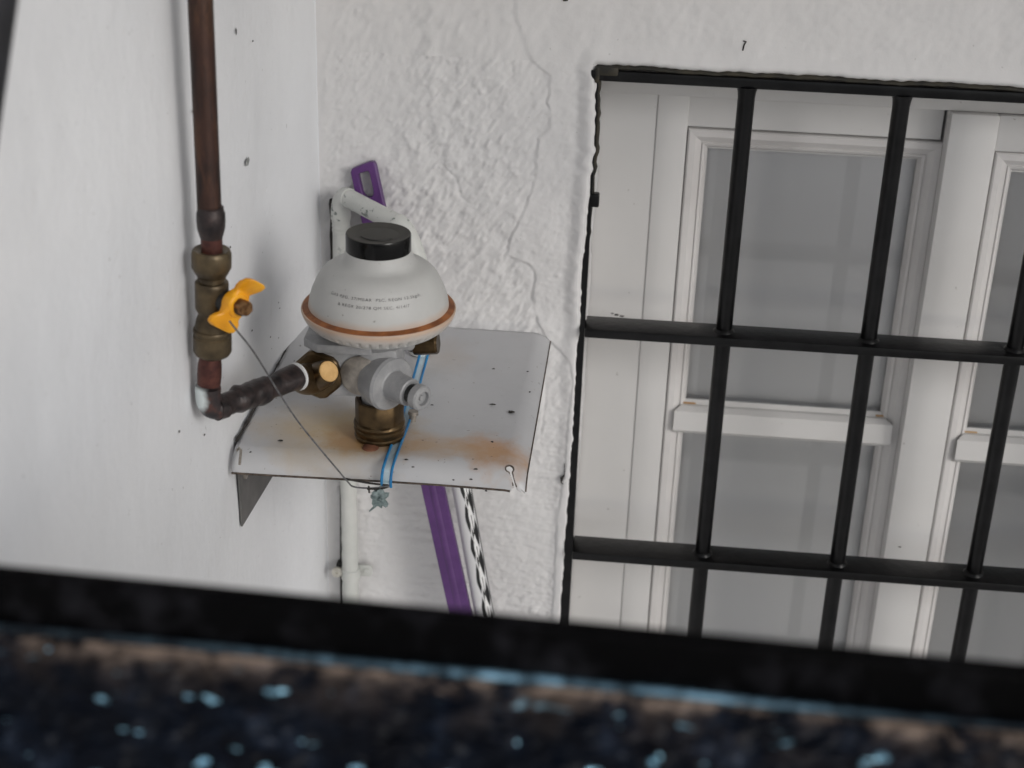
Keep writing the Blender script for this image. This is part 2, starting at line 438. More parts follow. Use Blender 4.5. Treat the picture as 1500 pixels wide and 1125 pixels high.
# wrap the lip into the reveal
rev = [(.0000, .0012), (.0003, .006), (.0003, .02), (.0003, .060), (.0003, .0885)]
cols = [P]
for dx, dy in rev:
    q = P[:, -1:, :].copy(); q[..., 0] += dx+ (0.004 if dy > .005 else .0015)*1.0*(PX+.009-q[..., 0] > 0); q[..., 0] = np.where(dy > .01, np.maximum(q[..., 0], -.0005), q[..., 0]); q[..., 1] = np.maximum(q[..., 1], -.002)*0+dy; cols.append(q)
gridmesh('rendered_face', np.concatenate(cols, 1), M_back, back)
# part above the window
xr = spaced([(X0, 0.70, .0018), (.70, 2.2, .03)])
vt = np.concatenate([np.linspace(0, .02, 8), spaced([(.0222, .24, .0018), (.24, 1.38, .03)])])
Xg, V = np.meshgrid(xr, vt)
e0 = np.where(Xg > zedge(np.full_like(Xg, TZ)), xedge(Xg), TZ)
Z = e0+V
hh = relief(Xg, Z)*sstep(0, .012, Xg-X0)
over = (Xg > PX-.002)
dl = np.hypot(np.maximum(zedge(np.full_like(Xg, TZ))-Xg, 0), V); lip = sstep(.016, .004, dl); hh = hh*(1-.3*lip)+.0030*lip; hh -= .0035*sstep(.0025, 0, dl)
# keep the left piece's last row identical
P = np.stack([Xg, -hh, Z], -1)
gridmesh('rendered_face', P, M_back, back)
cut = P[:1, xr > PX-.004]; und = cut.copy(); und[..., 1] = .0885
gridmesh('head_reveal', np.concatenate([und, cut], 0), M_back, back)
MB().box((WX-.01, .014, GZ), (PX-.004, .24, TZ+.02)).box((WX-.01, .014, TZ+.021), (2.2, .24, 1.6)).build('masonry_core', M_back, back)
MB().box((-.7, -.90, .76), (2.2, .20, .90), .004).build('added_shade_slab', M_back, back)  # unseen overhang, added to shade the upper walls
# small marks and fixings in the plaster
def blob(name, px, py, axis, val, sx, sy, m, parent, lift=.0012, sd_=0):
    c = at(px, py, axis, val); rnd = random.Random(sd_+int(px)); mb = MB(); vs = []; n = 14
    for ring, rr, hgt in ((0, 1., 0.), (1, .6, 1.)):
        for k in range(n):
            a = 2*math.pi*k/n; j = .75+.5*rnd.random() if ring == 0 else .9
            s_, t_ = math.cos(a)*sx*rr*j, math.sin(a)*sy*rr*j
            off = lift+.0005*hgt
            if axis == 'Y': vs.append((c.x+s_, c.y-off, c.z+t_))
            elif axis == 'X': vs.append((c.x+off, c.y+s_, c.z+t_))
            else: vs.append((c.x+s_, c.y+t_, c.z+off))
    fs = [(k, (k+1) % n, n+(k+1) % n, n+k) for k in range(n)]+[tuple(n+k for k in range(n))]
    return mb.add(vs, fs).build(name, m, parent, smooth=60)
M_plug = simple('grey_filler', (.16, .17, .165), (.34, .345, .34), .9, 0, 260, .4, .6)
M_speck = simple('dark_dirt_and_gap_shade', (.015, .013, .012), (.05, .045, .04), .9, 0, 300)
blob('filled_drill_hole', 360, 237, 'X', WX, .0056, .0030, M_plug, side)
blob('dark_scratch', 343, 46, 'X', WX, .0012, .0026, M_speck, side)
for p in ((335, 362), (440, 272), (462, 275), (425, 356), (367, 484), (280, 163), (437, 166), (368, 60), (260, 632), (297, 637)): blob('dirt_speck', *p, 'X', WX, .0013, .0007, M_speck, side, .001)
rr_ = random.Random(4)
for k in range(26): blob('dirt_speck', 418+rr_.gauss(0, 12), 445+rr_.gauss(0, 38), 'X', WX, .0011*rr_.uniform(.4, 1.2), .0008*rr_.uniform(.4, 1), M_plug, side, .0012, k)
mk = MB().tube([at(1088, 74, 'Y', -.002), at(1090, 66, 'Y', -.0025), at(1093, 61, 'Y', -.0025), at(1089, 60, 'Y', -.0025)], .0006, 8).build('black_hook_mark', M_speck, back)
MB().tube([at(827, 679, 'Y', -.003), at(827, 695, 'Y', -.003), at(823, 700, 'Y', -.004), at(822, 707, 'Y', -.003), at(828, 711, 'Y', -.003)], [.0003, .0004, .0016, .0005, .0003], 8).build('clinging_thread', M_speck, back)
blob('dirt_speck', 829, -1, 'Y', 0, .0022, .0012, M_speck, back, .002)

# ------------------------------------------------------------------ window grille
gr = thing('window_grille', (.3, 0, GZ+.2), 'black painted iron grille of square bars set in the window opening', 'window grille')
GB, GT = -.78, .2075
post = MB()
zs_ = np.arange(GB, GT+.006, .01); vs = []; fs = []
for i, z in enumerate(zs_):
    j = .0005*math.sin(i*1.7)+.0004*math.sin(i*.61)
    xl = max(-.0075, min(float(np.interp(z, EZ, EX))-.002, -.001))
    vs += [(xl+j, .0035, z), (xl+j, -.0025, z), (.0034, -.0028, z), (.0036, .0095, z), (-.006, .0095, z)]
n_ = 5
for i in range(len(zs_)-1):
    for k in range(5): fs.append((i*5+k, i*5+(k+1) % 5, i*5+5+(k+1) % 5, i*5+5+k))
fs += [tuple(range(5)), tuple((len(zs_)-1)*5+k for k in range(5))]
post.add(vs, fs).build('side_bar', M_grille, gr)
# black paint smeared on the plaster rim
zz = spaced([(GB, TZ-.001, .004)]); e = zedge(zz)
Pm = np.stack([np.stack([e+o1, np.full_like(e, y1), zz], -1) for o1, y1 in ((-.003, .004), (-.0006, .0015), (.0012, -.0008), (.0035, .0012))], 1)
gridmesh('painted_rim', Pm, M_olive, gr)
MB().box((-.0030, -.0062, GT), (.80, .0075, GT+.0088), .0018).build('top_bar', M_grille, gr)
xx = spaced([(PXT+.001, .8, .004)]); ex = xedge(xx)
Pm = np.stack([np.stack([xx, np.full_like(ex, y1), ex+o1], -1) for o1, y1 in ((.0020, .006), (.0001, .0005), (-.0016, -.0048), (-.003, -.0030))], 1)
gridmesh('painted_rim', Pm, M_olive, gr)
MB().box((PXT-.0002, -.0068, TZ-.0135), (PXT+.0035, .004, TZ-.0005), .0012).box((PXT+.0006, -.0066, TZ-.0075), (PXT+.018, .004, TZ-.0002), .0014).build('paint_clot', M_olive, gr)
MB().box((-.006, -.002, GB-.01), (.80, .010, GB), .001).build('bottom_bar', M_grille, gr)
for zf in (.0, -.2176, -.45):
    mb = MB().box((.0036, -.0155, zf-.0082), (.80, .0150, zf), .0014)
    f_ = mb.build('flat_bar', M_grille, gr)
RX = [.120, .240, .360, .480, .600, .720]
rods = []
proto = None
for x in RX:
    if proto is None:
        mb = MB().lathe((x, 0, GB+.002), (0, 0, 1), [(0, .0068), (GT-GB-.010, .0068), (GT-GB-.005, .0074), (GT-GB-.001, .0086)], 24)
        for zf in (.0, -.2176, -.45): mb.lathe((x, 0, zf-.0002-GB+GB), (0, 0, 1), [(-.0002, .0092), (.0012, .0084), (.0026, .0072)], 24)
        proto = mb.build('round_bar', M_grille, gr)
    else:
        c = proto.copy(); COL.objects.link(c); c.parent = gr; c.location = (x-RX[0], 0, 0)
p = at(874, 293, 'Y', 0)
MB().box((p.x-.006, -.004, p.z-.0055), (p.x+.0022, .006, p.z+.0055), .0015).build('welded_lug', M_grille, gr)
blob('white_plaster_chip', 948, 117.5, 'Y', -.003, .0155, .0020, M_back, gr, .0016)

# ------------------------------------------------------------------ timber glazed window in the recess
YD, YF = .09, .072
ww = thing('glazed_window', (.3, YD, GZ+.2), 'white painted wooden two leaf glazed window behind the black grille', 'window')
WB = -.80
MB().box((-.03, YD, WB), (.0525, YD+.06, .30), .001).box((.0525, YD-.0016, WB), (.0789, YD+.06, .30), .0012).build('frame_jamb', M_wood, ww)
MB().box((.0785, YD+.001, .1482), (.2918, YD+.05, .1762), .001).build('frame_head', M_wood, ww)
MB().box((.0012, YD-.012, .1772), (.80, YD+.05, .30), .0015).build('head_casing', M_wood, ww)
MB().box((.0787, YD+.012, .145), (.0791, YD+.05, .1762)).box((.2918, YD+.03, .12), (.2996, YD+.05, .177)).build('dark_gap', M_gap, ww)
def miter_frame(x0, x1, z0, z1, wd, y_out, y_in, step=.004):
    """four mitred moulding pieces, returned as list of MB. profile falls from outer edge to glass"""
    prof = [(0, y_out+.006), (0.0006, y_out+.0012), (.002, y_out), (wd*.38, y_out+.0008), (wd*.70, y_out+.006), (wd*.74, y_out+.0045), (wd*.86, y_out+.006), (wd, y_in-.002), (wd, y_in+.004)]
    out = []
    def piece(fn):
        vs = []; m = len(prof)
        for (t, y) in prof: vs += [fn(0, t, y), fn(1, t, y)]
        return MB().add(vs, [(2*i, 2*i+1, 2*i+3, 2*i+2) for i in range(m-1)])
    out.append(piece(lambda e, t, y: ((x0+t) if e == 0 else (x1-t), y, z1-t)))
    out.append(piece(lambda e, t, y: (x0+t, y, (z0+t) if e == 0 else (z1-t))))
    out.append(piece(lambda e, t, y: (x1-t, y, (z0+t) if e == 0 else (z1-t))))
    out.append(piece(lambda e, t, y: ((x0+t) if e == 0 else (x1-t), y, z0+t)))
    return out
def sash(x0, x1, z0, z1, y, wd, rail0, rail1):
    s_ = MB().box((x0-.0005, y+.013, z0), (x1+.0005, y+.040, z0+.02)).box((x0-.0005, y+.013, z1-.02), (x1+.0005, y+.040, z1)) \
        .box((x0-.0005, y+.0131, z0), (x0+.015, y+.0401, z1)).box((x1-.015, y+.0131, z0), (x1+.0005, y+.0401, z1)).build('sash', M_wood, ww)
    for mb in miter_frame(x0, x1, z0, z1, wd, y, y+.013): mb.build('moulding', M_wood2, s_, smooth=25)
    # cross rail with chamfered ends, proud of the moulding
    a, b = x0+wd*.45, x1-wd*.45; zt, zb = rail0, rail1; mb = MB()
    zc = [(zt+.0035, y+.010), (zt, y+.0065), (zt, y+.002), (zt-.003, y-.0045), (zb+.006, y-.0055), (zb+.0015, y-.001), (zb, y+.004), (zb-.004, y+.010)]
    vs = []; ins = [.010, .008, .0075, .0, .0, .004, .008, .010]
    for (z, yy), i in zip(zc, ins): vs += [(a+i*.8, yy, z), (b-i*.8, yy, z)]
    fs = [(2*i, 2*i+1, 2*i+3, 2*i+2) for i in range(len(zc)-1)]+[tuple(2*i for i in range(len(zc))), tuple(2*i+1 for i in range(len(zc)))[::-1]]
    mb.add(vs, fs); mb.build('cross_rail', M_wood, s_, smooth=20)
    MB().box((x0+wd*.74, y+.006, zt+.0002), (x0+wd*1.5, y+.012, zt+.0012), .0003).box((x1-wd*1.25, y+.006, zt+.0002), (x1-wd*.74, y+.012, zt+.0012), .0003).build('sealant_bead', M_amber, s_)
    for (za, zb_) in ((zt+.001, z1-wd+.002), (z0+wd-.002, zb-.001)):
        MB().box((x0+wd-.004, y+.0150, za), (x1-wd+.004, y+.0185, zb_)).build('glass_pane', M_glass, s_, smooth=0)
    # curtain right behind the glass
    xs = np.linspace(x0+.006, x1-.006, 90); zs2 = np.linspace(z0+.01, z1-.01, 24); Xc, Zc = np.meshgrid(xs, zs2)
    Yc = y+.0225+.0022*fbm(Xc*22, Zc*1.2, 91+int(x0*100), 2)+.0003*np.sin(Xc*90)
    gridmesh('net_curtain', np.stack([Xc, Yc, Zc], -1), M_curts[0 if x0 < .2 else 1], s_)
    return s_
sash(.0795, .2955, WB, .1468, YD, .0185, -.1165, -.1445)
# overlapping central stile, standing proud
MB().box((.2942, YF, WB), (.3338, YD+.05, .1768), .0012).build('central_stile', M_wood, ww)
MB().box((.3338, YF+.0015, .1462), (.80, YD+.05, .1768), .001).build('frame_head', M_wood, ww)
MB().box((.3336, YF+.010, WB), (.3346, YD+.05, .146)).build('dark_gap', M_gap, ww)
sash(.3350, .552, WB, .1455, YF+.002, .0180, -.119, -.147)
MB().box((.553, YF, WB), (.80, YD+.05, .1460), .0012).build('frame_jamb', M_wood, ww)
MB().box((-.03, .155, WB), (.8, .17, .31)).build('backing_board', M_gap, ww)
MB().box((-.04, -.004, WB-.04), (.85, .15, WB-.001), .003).build('sill', M_back, ww)

for (x, y, a, b) in ((903, 461, .0022, .0010), (911, 463, .0020, .0008), (897, 459, .0012, .0007)): blob('dirt_speck', x, y, 'Y', YD-.0002, a, b, M_speck, ww, .0002)
blob('dirt_speck', 1318, 801, 'Y', YF-.0002, .0012, .0006, M_speck, ww, .0002)
# ------------------------------------------------------------------ sheet metal shelf
XL, XR, YB, YFR, SZ = -.2325, -.0395, -.020, -.252, -.0040
sh = thing('metal_shelf', (-.13, -.14, SZ-.075), 'grey painted sheet metal shelf bracket with rust stains under the regulator', 'shelf')
def bend(t, r=.016, arc=R(70)):
    """distance past the fold -> (outward, down)"""
    if t <= 0: return t, 0.
    a = min(t/r, arc); o, d = r*math.sin(a), r*(1-math.cos(a)); ex = max(0, t-r*arc)
    return o+ex*math.cos(arc), d+ex*math.sin(arc)
us = np.concatenate([np.linspace(XL, XR-.006, 60)[:-1], np.arange(XR-.006, XR+.0172, .0005)])
vs_ = np.concatenate([np.linspace(YB, YFR+.006, 70)[:-1], np.arange(YFR+.006, YFR-.0232, -.0005)])
P = np.zeros((len(vs_), len(us), 3)); keep = np.ones((len(vs_)-1, len(us)-1), bool)
for i, v in enumerate(vs_):
    for j, u_ in enumerate(us):
        tu, tv = u_-XR, YFR-v
        ou, du = bend(tu, .020); ov, dv = bend(tv, .016)
        z = SZ-du-dv-.0012*math.sin(u_*19)*math.sin(v*16)
        P[i, j] = (XR+ou, YFR-ov, z)
kh = Vector((.0055, .0085))     # keyhole slot at the folded corner
for i in range(len(vs_)-1):
    for j in range(len(us)-1):
        tu, tv = us[j]+.00025-XR, YFR-vs_[i]+.00025
        if math.hypot(tu-.003, tv-.007) < .0028: keep[i, j] = False
        if tv > .007 and abs((tu-.003)-(tv-.007)*.42) < .0011: keep[i, j] = False
        if tu > .010 and tv > .010 and (tu-.0172)**2+(tv-.0232)**2 < 0: keep[i, j] = False
        # rounded outer tips
        if tv > .0195 and tu < .0085 and tu > .0055 and tv > .0195+(.0085-tu)*.6: keep[i, j] = False
        if tu > .013 and tv > .0185: keep[i, j] = False
        if tv > .0205 and tu > .0075: keep[i, j] = False
top = gridmesh('shelf_plate', P, M_shelf, sh, flip=True, keep=keep)
sm = top.modifiers.new('thickness', 'SOLIDIFY'); sm.thickness = .0013; sm.offset = -1; sm.material_offset_rim = 1; top.data.materials.append(M_edge)
sp_ = MB().prism([(XL-.0008, -.2475, SZ-.003), (XL-.0008, -.2440, -.0775), (XL-.0008, -.1480, -.0875), (XL-.0008, -.030, -.0875), (XL-.0008, -.030, SZ-.003)], (-.0012, 0, 0)).build('side_flange', simple('shaded_grey_steel', (.10, .098, .095), (.14, .135, .13), .6, .2, 40), sh)  # flange shade put into a darker grey than the plate
EI = [i for i in range(len(us)) if us[i]-XR < .0050]
midx = len(vs_)-3
MB().tube([tuple(P[-1, i]+np.array([0, 0, -.0006])) for i in EI], .00085, 6).build('raw_edge', M_edge, sh)
MB().tube([tuple(P[j, -1]+np.array([.0002, 0, -.0004])) for j in range(len(vs_)) if YFR-vs_[j] < .0175], .0007, 6).build('raw_edge', M_edge, sh)
fl = at(360, 693, 'X', XL)
MB().lathe((XL-.0007, fl.y, fl.z), (1, 0, 0), [(0, .0046), (.0016, .0044), (.0016, .0022), (.0010, .0020)], 20, ref=(0, 0, 1)).build('flange_screw', M_bodysteel, sh)
MB().tube([(XL-.0006, y, SZ+.0004+.0004*math.sin(y*300)) for y in np.linspace(-.25, -.03, 60)], [.0008+.0006*abs(math.sin(k*1.3))*(k % 7 < 3) for k in range(60)], 6).build('gap_shade_strip', M_speck, sh)  # shade in the gap at the wall, drawn as a dark strip
MB().tube([at(347, 660, 'Z', SZ), at(350, 656, 'Z', SZ+.001), at(353, 660, 'Z', SZ+.001), at(351, 680, 'Z', SZ-.004)], .0010, 8).build('folded_tab', M_bodysteel, sh)
for (x, y, a, b) in ((411, 646, .0022, .0012), (749, 604, .0024, .0022), (722, 593, .0024, .0011), (723, 541, .0013, .0009), (697, 688, .0018, .0011), (595, 674, .0014, .0010), (712, 720, .0011, .0009), (367, 663, .0009, .0008), (721, 648, .0011, .0008), (690, 703, .0012, .0008), (664, 704, .0009, .0007), (605, 685, .0013, .0007), (773, 545, .0010, .0007), (776, 575, .0009, .0008), (633, 594, .0012, .0006)):
    blob('rust_speck', x, y, 'Z', SZ+.0002 if y < 686 else SZ-.0014, a, b, M_speck, sh, .0004)
q_ = at(604, 617, 'Z', SZ)
MB().lathe((q_.x, q_.y, SZ), (.1, 0, 1), [(0, .0026), (.006, .0026), (.006, .0040), (.0085, .0036)], 16).build('shelf_bolt', M_bodysteel, sh)
q_ = at(543, 657, 'Z', SZ)
MB().lathe((q_.x, q_.y, SZ-.0005), (0, 0, 1), [(0, .0062), (.002, .0056), (.0032, .003)], 18).build('rusty_rivet', simple('rust_brown', (.10, .035, .018), (.2, .08, .04), .8), sh)

def shp(tu, tv, lift=.0004):
    ou, du = bend(tu, .020); ov, dv = bend(tv, .016); return (XR+ou, YFR-ov-lift*.4, SZ-du-dv+lift)
key = [(.003+(.0232-.0045-.007)*.42-.0013, .0232-.0045), (.0030-.0012+.0022*.42, .0098)]+[(.003+.0030*math.sin(a), .007-.0030*math.cos(a)) for a in np.linspace(-2.7, 2.2, 16)]+[(.0030+.0014+.0022*.42, .0098), (.003+.0115*.42+.0013, .0185)]
MB().tube([shp(a, b) for a, b in key], .00055, 6).build('slot_edge', M_edge, sh)
# ------------------------------------------------------------------ copper pipe
YP = -.341
def zc(y, x=305): return at(x, y, 'Y', YP)
cp = thing('copper_gas_pipe', at(303, 600, 'Y', YP), 'dark tarnished copper gas pipe coming down the side wall and turning below the valve', 'pipe')
pt = [at(293.5, 0, 'Y', YP), at(307, 312, 'Y', YP)]
dirp = (pt[0]-pt[1]).normalized()
MB().tube([pt[0]+dirp*(.9-.9*k/40)*1 for k in range(41)]+[pt[1]], .0073, 28).build('riser', M_copper, cp)
def along(name, ya, yb, xa, xb, prof, m, parent, n=36, flats=0, wob=None):
    a, b = at(xa, ya, 'Y', YP), at(xb, yb, 'Y', YP); L = (b-a).length
    return MB().lathe(a, b-a, [(t*L, r) for t, r in prof], n, flats=flats, wob=wob).build(name, m, parent)
along('coupling', 302, 348, 308.5, 309.5, [(0, .0072), (.02, .0078), (.12, .0079), (.2, .0086), (.45, .0088), (.7, .0084), (.85, .0076), (1, .0068)], M_soot, cp)
along('pipe_stub', 340, 388, 309.5, 311, [(0, .0066), (1, .0066)], M_redcu, cp)
along('pipe_stub', 505, 562, 309, 306, [(0, .0066), (.35, .0068), (.5, .0075), (.75, .0077), (1, .0074)], M_redcu, cp)
e0 = at(305, 566, 'Y', YP); ec = at(302, 600, 'Y', YP)
e1 = at(322, 596, 'Z', ec.z); e2 = at(432, 553, 'Z', ec.z-.004)
def bez(a, b, c, n=14): return [a*(1-t)**2+b*2*t*(1-t)+c*t*t for t in np.linspace(0, 1, n)]
pth = bez(e0, ec, e1)
MB().tube(pth, [.0080, .0083, .0080, .0080, .0081, .0082, .0082, .0082, .0082, .0081, .0080, .0080, .0082, .0082], 28).build('elbow', M_elbow, cp)
dd = (e2-e1); L = dd.length
MB().lathe(e1-dd.normalized()*.004, dd, [(0, .0080), (.006, .0083), (.0068, .0075), (.012, .0074), (.0165, .0076), (.0185, .0088), (.021, .0092)]+[(t_, .0089+.00022*math.sin(t_*330+1)) for t_ in np.linspace(.024, L*.60, 10)]+[(L*.62, .0092), (L*.65, .0090), (L*.67, .0079), (L*.75, .0077), (L*.82, .0080), (L*.88, .0086), (L+.006, .0088)], 32,
           wob=lambda t, th, r: r+.0005*math.sin(th*3+t*300)*math.sin(t*170+1)+.0003*math.sin(th*2+t*700)).build('sleeve', M_soot, cp)

# ------------------------------------------------------------------ gas valve
va = thing('gas_valve', at(310, 515, 'Y', YP), 'brass gas stopcock on the copper pipe with yellow butterfly handle', 'valve')
def vprof(pts): return pts
def segv(name, y0, y1, prof, m, flats=0):
    return along(name, y0, y1, 310.5-(y0-440)*-.012, 310.5-(y1-440)*-.012, prof, m, va, 40, flats)
segv('upper_nut', 365, 404, [(.06, .0070), (.02, .0098), (0, .0108), (.04, .0115), (.16, .0122), (.66, .0122), (.74, .0114), (.90, .0100), (1, .0085)], M_brass)
segv('valve_body', 399, 484, [(0, .0078), (.05, .0080), (.06, .0088), (.085, .0088), (.095, .0079), (.14, .0080), (.15, .0097), (.17, .0103), (.22, .0104), (.60, .0104), (.63, .0099), (.69, .0087), (.73, .0087), (.80, .0098), (.90, .0107), (1, .0110)], M_brass)
segv('lower_nut', 480, 521, [(0, .0106), (.02, .0116), (.06, .0120), (.14, .0120), (.18, .0113), (.24, .0113), (.28, .0120), (.80, .0120), (.92, .0108), (1, .0084)], M_brass)
vc = at(325, 447, 'Y', YP)
hc = at(357, 449, 'Y', YP-.016); hd = (hc-vc)
sdv = Vector((.80, -.60, .0)).normalized()
hub = vc+sdv*.004; 
sp0 = at(320, 437, 'Y', YP); 
MB().lathe(sp0, sdv, [(0, .0072), (.0125, .0072), (.013, .0060), (.018, .0058), (.018, .0045), (.024, .0045)], 28).build('spindle_gland', M_black, va)
hcen = sp0+sdv*.0155+Vector((.0005, 0, .001))
# handle: butterfly wings in the plane normal to the spindle
up = Vector((0, 0, 1)); rt = sdv.cross(up).normalized()*-1   # rt points away to the back right
dW = (up*.80+rt*.60).normalized(); dN = sdv.cross(dW)
hm = MB()
def wing(sg):
    bm = bmesh.new()
    e_ = 1.0 if sg > 0 else 1.35
    prof = [(0, .0074, 0), (.005, .0072, .0), (.0085, .0056*e_, .0008), (.0105, .0074*e_, .0022), (.0135, .0086*e_, .0052), (.0165, .0080*e_, .0082), (.0178, .0052*e_, .0088)]
    rings = []
    for (t, hw, bnd) in prof:
        if sg < 0: bnd *= -.35
        c = hcen+dW*(t*sg)+sdv*bnd
        th = .0026 if t > .006 else .0040
        rings.append([bm.verts.new(c+dN*(hw*a)+sdv*(th*b)) for a, b in ((-1, -.6), (-.8, -1), (.8, -1), (1, -.6), (1, .6), (.8, 1), (-.8, 1), (-1, .6))])
    for i in range(len(rings)-1):
        for k in range(8): bm.faces.new((rings[i][k], rings[i][(k+1) % 8], rings[i+1][(k+1) % 8], rings[i+1][k]))
    bm.faces.new(rings[-1]); bm.faces.new(rings[0][::-1])
    bm.verts.index_update(); hm.add([v.co for v in bm.verts], [[v.index for v in f.verts] for f in bm.faces]); bm.free()
wing(1); wing(-1)
hm.lathe(hcen-sdv*.0042, sdv, [(0, .0072), (.001, .0082), (.0075, .0080), (.0086, .0070)], 28)
hnd = hm.build('handle', M_yellow, va, smooth=50)
bv = hnd.modifiers.new('soft', 'BEVEL'); bv.width = .0008; bv.segments = 2; bv.limit_method = 'ANGLE'
M_nutred = simple('brown_brass', (.10, .045, .016), (.26, .14, .06), .35, .7, 260)
hn = MB().lathe(hcen+sdv*.004, sdv, [(0, .0050), (.0065, .0050), (.0078, .0043)], 28, flats=6).lathe(hcen+sdv*.011, sdv, [(0, .0020), (.0012, .0018)], 12).build('handle_nut', M_nutred, va)

# ------------------------------------------------------------------ pressure regulator
rg = thing('gas_regulator', (AX.x, AX.y, SZ), 'round pale grey gas pressure regulator with black cap standing on the shelf', 'gas regulator')
def ring(name, prof, m, n=72, wob=None, flats=0, cap=True, parent=None):
    z0 = prof[0][0]
    return MB().lathe((AX.x, AX.y, z0), (0, 0, 1), [(z-z0, r) for z, r in prof], n, wob=wob, flats=flats, cap=cap).build(name, m, parent or rg, smooth=40)
DOME = [(.0978, .0484), (.1000, .0486), (.1050, .0478), (.1110, .0460), (.1170, .0434), (.1220, .0408), (.1255, .0378), (.1278, .0348), (.1292, .0314), (.1301, .0288), (.1312, .0264), (.1332, .0248), (.1362, .0237), (.1385, .0228), (.1415, .0219)]
ring('upper_cover', DOME, M_dome, 96)
ring('rubber_joint', [(.0955, .0480), (.0975, .0530), (.0985, .0526), (.0992, .0508), (.1000, .0492), (.1003, .0470)], M_rust, 96)
def crimp(t, th, r):
    k = math.sin(th*46)
    return r-(.0017*max(0, k)**2 if .0060 < t < .0112 else 0)
ring('lower_cover', [(.0805, .0330), (.0830, .0395), (.0845, .0430), (.0850, .0438), (.0860, .0455), (.0870, .0468), (.0880, .0482), (.0890, .0493), (.0902, .0503), (.0915, .0513), (.0918, .0515), (.0940, .0526), (.0960, .0533), (.0975, .0536), (.0984, .0533), (.0984, .0525)], M_dome, 368, wob=crimp)
cpz = ring('cap', [(.1393, .0215), (.1396, .0221), (.1403, .0224), (.1510, .0223), (.1519, .0219), (.1522, .0211), (.1514, .0198), (.1512, .0160), (.1506, .0150), (.1508, .0135), (.1510, .0001)], M_cap, 96)
MB().tube([Vector((AX.x+.0125*math.sin(a), AX.y-.0125*math.cos(a), .1511)) for a in np.linspace(-1.0, .95, 24)], .00055, 8).build('arc_slot', M_black, cpz)
# cast body under the diaphragm housing
ZA = .050
ring('neck_casting', [(.022, .0125), (.034, .0130), (.036, .0165), (.070, .0175), (.077, .0240), (.0835, .034)], M_body, 48)
bdir = Vector((.80, -.60, -.02)).normalized()
ctr = Vector((AX.x, AX.y, ZA))
NC = at(469, 545, 'Z', ZA+.001)                 # centre of the inlet nut
cb = MB()
ang = math.atan2(NC.y-AX.y+.012, NC.x-AX.x)
R3 = Matrix.Translation(ctr) @ Matrix.Rotation(ang, 4, 'Z')
cb.box((-.006, -.0165, -.0165), (.047, .0165, .020), .0055, 2, R3)
cb.box((-.016, -.019, -.015), (.012, .019, .024), .005, 2, R3)
cb.prism([R3 @ Vector(p) for p in ((.004, -.021, .020), (.046, -.021, .020), (.051, -.010, .020), (.051, .012, .020), (.040, .022, .020), (.002, .022, .020))], (0, 0, .0065), .001)
cb.build('body_casting', M_body, rg, smooth=30)
fc = ctr+Vector((-.010, -.0165, .003))
MB().lathe(fc, (-.10, -1, .12), [(0, .0140), (.0040, .0140), (.0052, .0126), (.0060, .0055), (.0052, .001)], 36).build('side_plug', M_bodysteel, rg)
bb = ctr+Vector((-.001, -.010, -.001))
MB().lathe(bb, bdir, [(0, .0170), (.008, .0190), (.0150, .0198), (.0172, .0186), (.0178, .0112), (.0186, .0104), (.0345, .0098), (.0352, .0088)], 56).build('adjuster_housing', M_body, rg)
MB().lathe(bb+bdir*.0345, bdir, [(0, .0066), (.0060, .0066)], 28).build('adjuster_groove', M_black, rg)
kb = MB().lathe(bb+bdir*.0400, bdir, [(0, .0078), (.0012, .0090), (.0062, .0088), (.0075, .0078), (.0075, .0052), (.0050, .0048), (.0050, .0022), (.0062, .0018)], 32).build('adjuster_knob', M_body, rg)
def nutwob(t, th, r): return r
bn = MB().lathe((AX.x, AX.y, SZ+.0003), (0, 0, 1), [(0, .0155), (.001, .0172), (.0035, .0180), (.0045, .0172), (.0055, .0174), (.0075, .0184), (.0088, .0184), (.0098, .0175), (.0106, .0176), (.0125, .0186), (.0140, .0182), (.0150, .0176), (.0300, .0176), (.0312, .0168), (.0312, .0145), (.028, .0140)], 96,
                wob=lambda t, th, r: r-(.0009*abs(math.sin(th*4)) if t > .0145 else 0)).build('union_nut', M_brassdk, rg)
# inlet nut and tail towards the copper pipe
nd = Vector((-.16, -.98, .05)).normalized()
MB().lathe(NC+nd*-.004, nd, [(0, .0150), (.001, .0178), (.0095, .0178), (.0115, .0160), (.0115, .0100)], 48, flats=6, phase=.25).build('inlet_nut', M_brassdk, rg)
EL = NC+nd*.013                                 # elbow body in front of the nut
tl = e2+dd.normalized()*.002
MB().tube(bez(tl, EL-dd.normalized()*.006, EL+dd.normalized()*.002, 8), [.0088, .0094, .0102, .0108, .0110, .0110, .0106, .0085], 28).lathe(NC+nd*.004, nd, [(0, .0115), (.009, .0105), (.0135, .0070)], 28).build('inlet_elbow', M_brassdk, rg)
MB().lathe(tl-dd.normalized()*.001, dd, [(0, .0088), (.0004, .0097), (.0020, .0097), (.0024, .0086)], 36).build('white_washer', simple('white_washer', (.55, .55, .55), (.65, .65, .64), .5), rg)
sdir = Vector((.62, -.55, .56)).normalized(); st = EL+sdir*.004
MB().lathe(st, sdir, [(0, .0100), (.012, .0092), (.0175, .0080)], 32).build('test_stub', M_brassdk, rg)
MB().lathe(st+sdir*.0172, sdir, [(0, .0066), (.0004, .0073), (.0010, .0068)], 32).build('stub_face', M_brasslt, rg)
# capped branch at the back right
cb0 = at(598, 503, 'Y', -.185); cbd = Vector((.90, -.05, .10)).normalized()
MB().lathe(cb0, cbd, [(0, .0060), (.004, .0075), (.005, .0092), (.021, .0086), (.0225, .0072)], 48, flats=6).build('capped_branch', M_brassdk, rg)
MB().tube([Vector((AX.x, AX.y, .07)), cb0+cbd*.004], .0055, 16).build('branch_tube', M_body, rg)
